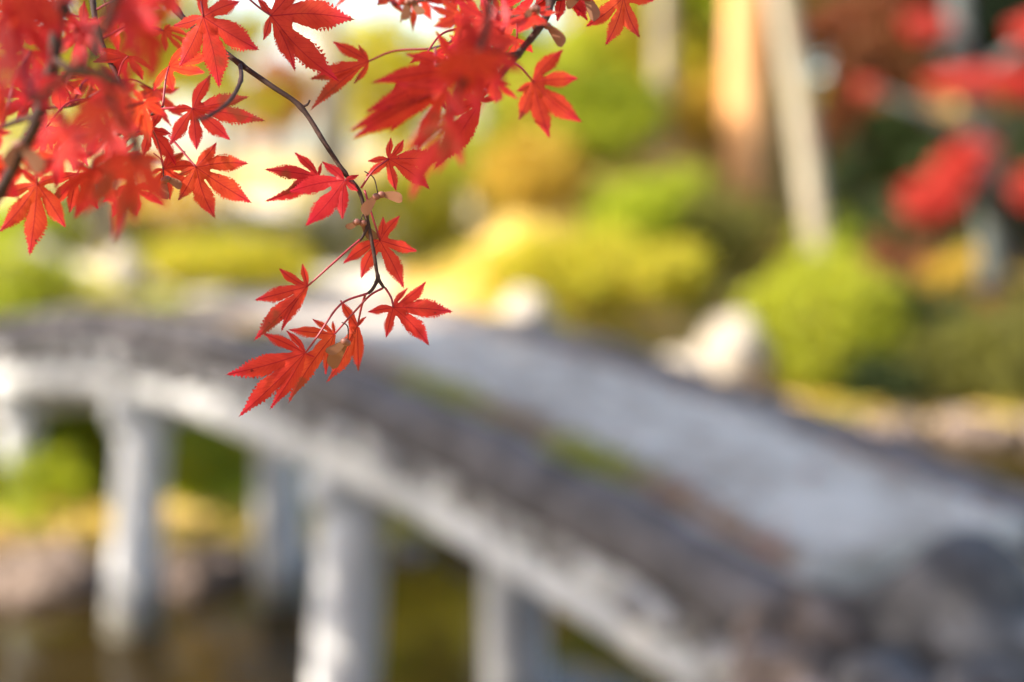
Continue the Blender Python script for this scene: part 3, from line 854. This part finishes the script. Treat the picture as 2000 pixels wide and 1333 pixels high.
def leaf_object(B, tips, petiole, parent_org, seed, width=0.165, curl=0.12):
    """B: base point, tips: lobe tips (all world), petiole: world points from the base to the twig"""
    rr = random.Random(seed)
    T = [Vector(t) - B for t in tips]
    # order around the base
    nrm = Vector((0, 0, 0))
    view = (B - CAM).normalized()
    ex = Vector((1, 0, 0)); ey = view.cross(ex).normalized(); ex = ey.cross(view).normalized()
    T.sort(key=lambda t: math.atan2(t.dot(ey), t.dot(ex)))
    ang = [math.atan2(t.dot(ey), t.dot(ex)) for t in T]
    gaps = [((ang[(i + 1) % len(T)] - ang[i]) % (2 * math.pi)) for i in range(len(T))]
    g = gaps.index(max(gaps))
    T = T[g + 1:] + T[:g + 1]
    for a, b in zip(T, T[1:]):
        nrm += a.cross(b)
    nrm = nrm.normalized() if nrm.length > 1e-9 else -view
    Lmax = max(t.length for t in T)
    # sinus points between the lobes, and the two outer ends at the base
    S = []
    for a, b in zip(T, T[1:]):
        r = 0.27 * min(a.length, b.length)
        bis = (a.normalized() + b.normalized())
        bis = bis.normalized() if bis.length > 0.2 else nrm.cross(a).normalized()
        S.append(bis * r)
    def outer(t, sg):
        d = t.normalized()
        pr = nrm.cross(d).normalized() * sg
        return (d * 0.02 + pr * 0.04) * t.length
    first, last = outer(T[0], -1), outer(T[-1], 1)
    verts, faces, mi = [Vector((0, 0, 0))], [], []
    LT, LV, LD = [0.0], [0.0], [0.0]
    def add(p, lt, lv, ld):
        verts.append(p); LT.append(lt); LV.append(lv); LD.append(ld)
        return len(verts) - 1
    sid = [add(p, 0.25, 1.0, 0.004) for p in S]
    fid = add(first, 0.02, 1.0, 0.002); lid = add(last, 0.02, 1.0, 0.002)
    for i, t in enumerate(T):
        L = t.length
        d = t.normalized()
        side = nrm.cross(d).normalized()
        up = d.cross(side).normalized()
        bend = rr.uniform(-0.5, 1.0) * curl * L
        sw = rr.uniform(-0.05, 0.05) * L
        def midp(k):
            return t * k + up * (-bend * k * k * 0.9 + bend * 0.35 * k) + side * sw * math.sin(math.pi * k)
        wl0 = width * rr.uniform(0.92, 1.1) * L
        mids = [0] + [add(midp(k / NSEG), k / NSEG, 0, 0) for k in range(1, NSEG + 1)]
        for sg in (-1, 1):
            if sg < 0:
                s_id = sid[i - 1] if i > 0 else fid
            else:
                s_id = sid[i] if i < len(T) - 1 else lid
            sp = verts[s_id]
            nb = T[i - 1] if (sg < 0 and i > 0) else (T[i + 1] if (sg > 0 and i < len(T) - 1) else None)
            wl = wl0 if nb is None else min(wl0, max(0.075 * L, 0.50 * L * math.tan(min(1.2, 0.5 * t.angle(nb)))))
            ts = max(0.02, min(0.4, sp.dot(d) / L))
            off = abs(sp.dot(side)) / wl
            k0 = int(ts * NSEG)
            # fan from the sinus point down the midrib
            for k in range(0, k0 + 1):
                if k < NSEG:
                    fa = (mids[k], mids[k + 1], s_id)
                    faces.append(fa if sg > 0 else fa[::-1]); mi.append(0)
            prev_e, prev_m = s_id, mids[k0 + 1]
            fold = rr.uniform(0.10, 0.32)
            for k in range(k0 + 1, NSEG + 1):
                m = midp(k / NSEG)
                tt_ = (k / NSEG - ts) / (1 - ts)
                h = float(np.interp(tt_, PROF_T, PROF_H)) * wl
                h += (off - PROF_H[0]) * wl * max(0.0, 1 - tt_ * 5)
                if k < NSEG:
                    # a tooth: notch, then a point that leans towards the tip
                    h *= rr.uniform(0.94, 1.05)
                    tooth = (0.3 + 0.7 * min(1.0, tt_ * 2.2)) * rr.choice((0.25, 0.6, 0.9, 1.25))
                    wav = 0.03 * wl * math.sin(k * 1.9 + i + sg)
                    pe = m + side * sg * h * (1 - 0.13 * tooth) + up * (h * fold + wav)
                    e1 = add(pe, k / NSEG, 1.0, h)
                    adv = rr.uniform(0.55, 0.85) / NSEG * L
                    pt = m + d * adv + side * sg * (h * (1 + 0.06 * tooth) + 0.0005 * tooth) + up * (h * fold + wav)
                    e2 = add(pt, min(1.0, k / NSEG + 0.05), 1.0, h)
                    fa = [(prev_m, mids[k], e1, prev_e)] if prev_m != mids[k] else [(mids[k], e1, prev_e)]
                    for x in fa:
                        faces.append(x if sg > 0 else x[::-1]); mi.append(0)
                    # tooth sits on the next span: triangle e1-e2-next notch is made with the next step
                    if k + 1 < NSEG:
                        m2 = midp((k + 1) / NSEG)
                        t2 = ((k + 1) / NSEG - ts) / (1 - ts)
                        h2 = float(np.interp(t2, PROF_T, PROF_H)) * wl + (off - PROF_H[0]) * wl * max(0.0, 1 - t2 * 5)
                        e3 = add(m2 + side * sg * h2 * 0.91 + up * (h2 * fold), (k + 1) / NSEG, 1.0, h2)
                        x = (e1, e3, e2)
                        faces.append(x if sg > 0 else x[::-1]); mi.append(0)
                    prev_e, prev_m = e1, mids[k]
                else:
                    x = (prev_m, mids[k], prev_e)
                    faces.append(x if sg > 0 else x[::-1]); mi.append(0)
    nblade = len(verts)
    if petiole:
        k = MB()
        P = smooth_path([tuple(Vector(p) - B) for p in petiole], 6) if len(petiole) > 2 else np.array([tuple(Vector(p) - B) for p in petiole])
        k.tube([Vector(p) for p in P], np.linspace(0.00075, 0.00095, len(P)), 6)
        base = len(verts)
        verts += k.v
        faces += [tuple(base + j for j in fc) for fc in k.f]
        mi += [1] * len(k.f)
        LT += [0.0] * len(k.v); LV += [0.0] * len(k.v); LD += [0.0] * len(k.v)
    me = mesh('leaf', verts, faces)
    me.materials.append(M['leaf']); me.materials.append(M['petiole'])
    me.polygons.foreach_set('material_index', mi)
    for nm, dat in (('lt', LT), ('lv', LV), ('ld', LD)):
        at_ = me.attributes.new(nm, 'FLOAT', 'POINT')
        at_.data.foreach_set('value', dat)
    return me

class Branch:
    def __init__(s, label):
        s.obj = None
        s.mb = MB(); s.label = label
        s.nodes = []
    def path(s, pts, r0, r1, sub=6, n=9, knots=True):
        """pts: (px, py, depth)"""
        W3 = [px(*p) for p in pts]
        P = smooth_path([tuple(p) for p in W3], sub)
        rad = np.linspace(r0, r1, len(P))
        rr = random.Random(len(P) * 7 + int(pts[0][0]))
        rad = [r * rr.uniform(0.94, 1.06) for r in rad]
        if knots:
            for k in range(sub, len(P) - 1, sub * 2):
                rad[k] *= 1.35
        s.mb.tube([Vector(p) - TB for p in P], rad, n)
        s.nodes += [Vector(p) for p in P]
    def build(s):
        s.obj = link('branch', s.mb.mesh('branch', [M['twig']]), None, maple)
        s.obj['label'] = s.label
        return s.obj
    def nearest(s, p):
        return min(s.nodes, key=lambda q_: (q_ - p).length)

LEAFN = [0]
def leaf(br, bx_, by_, d, tips, tilt=(0, 0), petiole=None, width=0.165, curl=0.2, pet_auto=True):
    """base pixel and depth; lobe-tip pixels; tilt = metres of depth per metre across / down"""
    LEAFN[0] += 1
    mpp = d / 2778.0
    B = px(bx_, by_, d)
    T = []
    for tp in tips:
        dd = d + (tilt[0] * (tp[0] - bx_) + tilt[1] * (tp[1] - by_)) * mpp
        T.append(px(tp[0], tp[1], dd))
    if petiole:
        pet = [B] + [px(*p) for p in petiole]
    else:
        n = br.nearest(B)
        mid = B.lerp(n, 0.5) + Vector((0, 0, 0.15 * (n - B).length))
        pet = [B, mid, n] if (n - B).length > 0.002 else None
    me = leaf_object(B, T, pet, TB, 1000 + LEAFN[0], width, curl)
    o = link('leaf', me, None, br.obj, B - TB)
    return o

ANG = [0, 38, -38, 76, -76, 118, -118]
LEN = [1.0, 0.94, 0.94, 0.74, 0.74, 0.42, 0.42]
def rand_leaf(br, x, y, d, size, rot, sq, sqdir, rr, seven=None, **kw):
    """a leaf of the usual seven-lobed habit seen obliquely; size = longest lobe in px"""
    tips = []
    n = 7 if (seven if seven is not None else rr.random() < 0.6) else 5
    for a, l in list(zip(ANG, LEN))[:n]:
        th = R(a + rot + rr.uniform(-5, 5))
        l2 = l * size * rr.uniform(0.9, 1.08)
        vx, vy = math.sin(th) * l2, math.cos(th) * l2
        # foreshorten along sqdir
        ux, uy = math.cos(sqdir), math.sin(sqdir)
        k = (vx * ux + vy * uy)
        vx -= ux * k * (1 - sq); vy -= uy * k * (1 - sq)
        tips.append((x + vx, y + vy))
    tl = math.sqrt(max(0.0, 1 / (sq * sq) - 1)) * rr.choice((-1, 1))
    return leaf(br, x, y, d, tips, (tl * math.cos(sqdir), tl * math.sin(sqdir)), **kw)

def samara(br, jx, jy, d, w1, w2, attach, width=0.30):
    """pair of winged seeds: joint pixel, two wing-tip pixels (with depth offsets), stalk attachment pixel"""
    J = px(jx, jy, d)
    k = MB()
    for w in (w1, w2):
        Tp = px(w[0], w[1], d + (w[2] if len(w) > 2 else 0.0)) - J
        L = Tp.length
        dr = Tp.normalized()
        sd = dr.cross((J - CAM).normalized()).normalized()
        up = dr.cross(sd)
        if w is w2: sd = -sd
        k.ball(dr * 0.0028, (0.0030, 0.0024, 0.0026), 1, 8, 6)
        base = len(k.v)
        ts = [0.08, 0.2, 0.35, 0.5, 0.65, 0.8, 0.92, 1.0]
        lo = [0.02, 0.05, 0.06, 0.06, 0.06, 0.06, 0.04, -0.05]
        hi = [0.07, 0.14, 0.22, 0.29, 0.33, 0.33, 0.26, 0.08]
        for t_, a, b_ in zip(ts, lo, hi):
            bendv = up * (0.10 * L * t_ * t_)
            k.v.append(dr * L * t_ - sd * a * L + bendv)
            k.v.append(dr * L * t_ + sd * (a + b_) * 0.5 * L * width / 0.3 + bendv * 1.2)
            k.v.append(dr * L * t_ + sd * b_ * L * width / 0.3 + bendv)
        for i in range(len(ts) - 1):
            for j in (0, 1):
                a0 = base + i * 3 + j
                k.f.append((a0, a0 + 1, a0 + 4, a0 + 3)); k.m.append(0)
    A = px(*attach) - J
    P = smooth_path([(0, 0, 0), tuple(A * 0.5 + Vector((0.002, 0, 0.003))), tuple(A)], 5)
    k.tube([Vector(p) for p in P], 0.0005, 5, 2)
    return link('samara', k.mesh('samara', [M['wing'], M['nutlet'], M['twig']]), None, br.obj, J - TB)

F0 = 1.04
# ---- the spray in focus
A = Branch('thin brown twig hanging down in focus with sharp red leaves')
A.path([(285, -80, 1.065), (345, 20, 1.06), (400, 72, 1.055), (470, 126, 1.05), (530, 168, 1.045), (588, 210, 1.045), (635, 281, 1.04), (673, 338, 1.04), (700, 371, 1.04), (715, 420, 1.04), (729, 487, 1.04), (738, 540, 1.04), (750, 563, 1.04)], 0.0024, 0.0012)
A.path([(588, 209, 1.045), (600, 205, 1.044), (605, 196, 1.043)], 0.0011, 0.0007, 4, 7, False)
A.path([(738, 540, 1.04), (735, 552, 1.04), (727, 566, 1.038), (719, 573, 1.037)], 0.0014, 0.0012, 4, 7)
A.path([(716, 432, 1.04), (716, 447, 1.039), (708, 463, 1.038), (702, 470, 1.038)], 0.0012, 0.0010, 4, 7)
A.path([(469, 126, 1.05), (470, 158, 1.02), (448, 198, 0.97), (410, 226, 0.93), (385, 236, 0.9)], 0.0017, 0.0012)
A.build()
pets = dict()
leaf(A, 622, 345, 1.045, [(574, 297), (515, 331), (515, 393), (628, 318), (560, 372)], (0.25, 0.2), [(655, 348, 1.043), (698, 369, 1.04)], 0.13)
leaf(A, 673, 352, 1.035, [(628, 316), (563, 378), (596, 446), (669, 430), (702, 342), (700, 375)], (0.1, -0.2), [(688, 358, 1.038), (699, 369, 1.04)])
leaf(A, 759, 311, 1.045, [(718, 315), (714, 345), (764, 268), (790, 272), (874, 307), (841, 371), (775, 374)], (-0.15, 0.2), [(728, 335, 1.04), (705, 368, 1.04)])
leaf(A, 742, 470, 1.045, [(748, 422), (782, 421), (816, 491), (789, 564), (705, 545), (669, 516)], (0.1, 0.15), [(725, 415, 1.038), (712, 372, 1.04)])
leaf(A, 600, 560, 1.035, [(543, 523), (496, 587), (494, 667), (548, 649), (590, 514)], (0.35, 0.1), [(640, 524, 1.033), (680, 488, 1.035), (704, 468, 1.038)], 0.14)
leaf(A, 768, 601, 1.04, [(834, 548), (887, 608), (840, 675), (754, 661), (717, 610), (797, 562)], (-0.1, 0.2), [(764, 582, 1.04), (752, 562, 1.04)])
leaf(A, 596, 690, 1.03, [(512, 651), (439, 731), (465, 818), (526, 802), (558, 645), (614, 697)], (0.2, 0.15), [(622, 655, 1.025), (665, 595, 1.03), (719, 573, 1.037)], 0.128)
leaf(A, 653, 653, 1.045, [(562, 643), (609, 623), (562, 786), (636, 734), (650, 626)], (0.2, 0.2), [(690, 612, 1.04), (722, 578, 1.038), (748, 563, 1.04)], 0.12)
leaf(A, 698, 638, 1.05, [(716, 618), (700, 728), (636, 748), (664, 586), (660, 690)], (0.1, 0.35), [(706, 600, 1.045), (714, 574, 1.038)], 0.13)
samara(A, 738, 378, 1.04, (785, 397), (716, 425, -0.006), (712, 335, 1.04))
samara(A, 704, 432, 1.036, (674, 441), (738, 462, 0.012), (712, 400, 1.04))
samara(A, 680, 664, 1.03, (635, 684), (655, 720, 0.01), (668, 630, 1.035))
# further up the same twig
leaf(A, 529, 31, 1.05, [(585, -45), (694, 40), (663, 160), (577, 141), (514, 80), (500, -5)], (0.1, 0.15), [(500, 10, 1.05), (455, -30, 1.055)], 0.17)
leaf(A, 397, 33, 1.03, [(508, 99), (469, 3), (427, 174), (350, 132), (338, 51), (400, -40)], (-0.2, 0.15), [(392, 0, 1.03), (380, -40, 1.04)], 0.19)
leaf(A, 377, 213, 1.02, [(413, 144), (487, 189), (520, 237), (451, 275), (385, 295), (331, 285), (330, 215)], (0.1, 0.1), [(340, 211, 1.03), (300, 215, 1.05)], 0.175)
leaf(A, 383, 327, 1.03, [(424, 278), (487, 320), (493, 397), (421, 428), (347, 393), (346, 342)], (0.1, 0.1), [(360, 300, 1.035), (330, 265, 1.04)], 0.18)
leaf(A, 720, 120, 1.09, [(700, 87), (604, 155), (604, 217), (649, 81), (690, 165)], (0.3, 0.2), [(770, 100, 1.10), (839, 96, 1.1)], 0.17)

# ---- left spray
Bn = Branch('dark out of focus branch crossing the thick bunch of red leaves')
Bn.path([(165, -90, 0.86), (118, 20, 0.86), (104, 120, 0.86), (74, 230, 0.86), (43, 292, 0.865), (0, 375, 0.87), (-50, 450, 0.88)], 0.0046, 0.0032)
Bn.path([(104, 115, 0.86), (150, 140, 0.84), (200, 150, 0.83), (245, 170, 0.82), (262, 260, 0.82)], 0.0024, 0.0013)
Bn.path([(74, 230, 0.86), (40, 235, 0.9), (0, 250, 0.93), (-40, 262, 0.95)], 0.002, 0.0013)
Bn.path([(43, 292, 0.865), (70, 320, 0.9), (75, 345, 0.96)], 0.0017, 0.001)
Bn.build()
B2 = Branch('blurred thin branch hanging in front of the bunch of red leaves')
B2.path([(236, -80, 0.74), (222, 0, 0.74), (190, 78, 0.75), (160, 128, 0.75), (100, 172, 0.76), (60, 200, 0.77)], 0.003, 0.0018)
B2.path([(190, 78, 0.75), (205, 150, 0.75), (235, 235, 0.77), (270, 320, 0.78)], 0.0018, 0.0012)
B2.build()
B3 = Branch('small forked twig among the red leaves just behind the dark branch')
B3.path([(176, -60, 1.1), (190, 60, 1.08), (230, 153, 1.06), (258, 214, 1.05), (283, 231, 1.05), (296, 252, 1.05)], 0.0026, 0.0014)
B3.path([(283, 231, 1.05), (300, 222, 1.05), (318, 208, 1.055)], 0.0012, 0.0008, 4, 7)
B3.path([(230, 153, 1.06), (180, 190, 1.08), (120, 210, 1.1), (40, 205, 1.12)], 0.0017, 0.0010)
B3.path([(258, 214, 1.05), (235, 260, 1.07), (190, 285, 1.09), (150, 310, 1.1)], 0.0015, 0.0010)
B3.build()
leaf(Bn, 73, 360, 1.0, [(57, 501), (-4, 455), (130, 446), (119, 344), (0, 386), (42, 329)], (0.1, 0.1), [(72, 345, 0.98), (75, 340, 0.96)], 0.17)
leaf(B3, 291, 253, 1.06, [(237, 264), (279, 306), (344, 325), (335, 262), (262, 205), (318, 210)], (0.1, 0.2), None, 0.17)
leaf(B3, 57, 191, 1.1, [(-20, 228), (31, 240), (36, 150), (95, 240), (110, 175), (-15, 180)], (0.1, 0.2), None, 0.18)
leaf(B3, 165, 57, 1.08, [(112, 100), (145, 125), (190, 110), (215, 60), (120, 40), (165, 0)], (0.1, 0.2), None, 0.18)
leaf(B2, 262, 300, 0.79, [(157, 421), (222, 471), (264, 448), (329, 408), (330, 320), (180, 330)], (0.2, 0.25), None, 0.17)
leaf(B2, 285, 55, 0.80, [(250, 150), (290, 165), (325, 100), (225, 120), (220, 30), (330, 20)], (-0.1, 0.2), None, 0.19)
rr = random.Random(5)
def bunch(br, spots, d, dj, size, rr, lean=0.0):
    for (x, y) in spots:
        dd = d + rr.uniform(-dj, dj)
        rand_leaf(br, x, y, dd, size * 1.04 / dd * rr.uniform(0.85, 1.15), lean + rr.gauss(0, 38), rr.uniform(0.5, 0.95), rr.uniform(0, math.pi), rr, width=rr.uniform(0.145, 0.175))
bunch(B2, [(40, 20), (20, 110), (85, 150), (230, 5), (300, -25), (130, 245), (190, 200), (60, -40), (0, 40)], 0.79, 0.03, 92, rr)
bunch(Bn, [(-20, 250), (30, 300), (120, 300), (180, 330), (215, 255), (10, 190), (150, 60), (60, 100), (245, 180), (280, 200), (195, 255), (100, 5), (0, -20), (-10, 330)], 0.92, 0.05, 92, rr)
bunch(B3, [(130, 260), (225, 305), (260, 370), (90, 250), (300, 175), (250, 110), (320, 60), (270, 10), (180, 150), (110, 150), (40, 60), (150, 340), (320, 330), (20, 20), (330, 130), (215, 30)], 1.08, 0.06, 94, rr)
samara(Bn, 270, 290, 0.84, (285, 355), (255, 265), (262, 260, 0.82))
samara(B3, 320, 345, 1.03, (352, 372), (330, 390), (300, 300, 1.05))
samara(Bn, 35, 275, 0.86, (72, 345), (20, 330), (43, 292, 0.865))
samara(B2, 160, 130, 0.76, (215, 165), (120, 150), (160, 128, 0.75))

# ---- upper right spray
C = Branch('twig with crowded red leaves and seeds above the lime trees')
C.path([(1085, -90, 1.0), (1076, 0, 1.0), (1060, 45, 0.99), (1012, 106, 0.98), (980, 145, 0.97), (955, 180, 0.97)], 0.0036, 0.0014)
C.path([(1060, 45, 0.99), (1000, 30, 1.02), (940, 25, 1.05), (905, 50, 1.06), (881, 82, 1.08), (839, 96, 1.1)], 0.0020, 0.0009)
C.path([(1012, 106, 0.98), (960, 110, 0.96), (905, 118, 0.95), (850, 130, 0.95)], 0.0018, 0.001)
C.path([(1076, 0, 1.0), (1120, -10, 1.01), (1160, -30, 1.02), (1215, -40, 1.03)], 0.002, 0.001)
C.path([(980, -60, 1.08), (900, -20, 1.1), (830, 0, 1.12), (770, 10, 1.14)], 0.002, 0.001)
C.build()
C2 = Branch('blurred thin twig of pink red leaves hanging in front of the seeds')
C2.path([(962, -90, 0.80), (955, 20, 0.80), (940, 90, 0.80), (905, 160, 0.80), (870, 220, 0.80)], 0.0026, 0.0011)
C2.build()
leaf(C, 1041, 160, 1.12, [(1102, 96), (1130, 154), (1137, 240), (1073, 272), (1012, 237), (1007, 179)], (0.1, 0.1), [(1020, 135, 1.06), (1000, 120, 0.99)], 0.175)
leaf(C, 1218, -4, 1.03, [(1142, 54), (1182, 90), (1249, 76), (1278, 2), (1200, -70)], (0.1, 0.1), None, 0.18)
leaf(C, 938, 198, 1.0, [(976, 190), (849, 332), (964, 150), (868, 225), (900, 180)], (0.3, 0.15), None, 0.165)
rr = random.Random(9)
leaf(C, 900, 135, 0.96, [(721, 163), (708, 221), (790, 105), (850, 60), (760, 262), (900, 40)], (0.2, 0.2), None, 0.115)
leaf(C, 870, 175, 0.93, [(679, 258), (686, 274), (735, 215), (810, 300), (880, 270), (770, 160)], (0.25, 0.2), None, 0.12)
leaf(C2, 940, 105, 0.81, [(872, 245), (928, 235), (990, 172), (845, 172), (1000, 90), (905, 15)], (0.1, 0.15), None, 0.14)
leaf(C2, 885, 235, 0.82, [(800, 395), (850, 345), (785, 300), (905, 330), (825, 222)], (0.1, 0.15), None, 0.13)
bunch(C, [(850, 105), (815, 135), (930, 90), (985, 60), (1000, 20), (950, 40), (1040, 20), (1100, -20), (965, 150), (1010, 75), (905, 30), (1140, -25), (1050, -20)], 1.0, 0.05, 92, rr, -25)
bunch(C, [(820, -10), (900, -10), (960, -20), (690, -25), (760, -20)], 1.13, 0.03, 84, rr, -10)
bunch(C2, [(940, 70), (915, 110), (890, 150)], 0.80, 0.02, 80, rr, -20)
samara(C, 1065, 45, 0.99, (1095, 95), (1040, 60), (1060, 35, 0.99))
samara(C, 1140, -12, 1.02, (1158, 44), (1110, 20), (1140, -25, 1.02))
samara(C, 800, -2, 1.12, (782, 38), (832, 24), (810, -20, 1.12))
samara(C, 1046, 10, 0.97, (1050, 30), (1030, 40), (1062, 0, 0.99))

# ---- the rest of the tree's leaves, overhead and out of the picture
cl = blob_clumps((-0.1, -0.9, 3.7), (1.6, 1.5, 1.0), 16, 61, 0.36)
v, f = cards(clump_points(cl, 2200, 62), 0.045, 63, 0.3)
o = link('crown', mesh('crown', v, f, False), M['f_red'], maple)
tag(o, None, None, None, 'stuff')
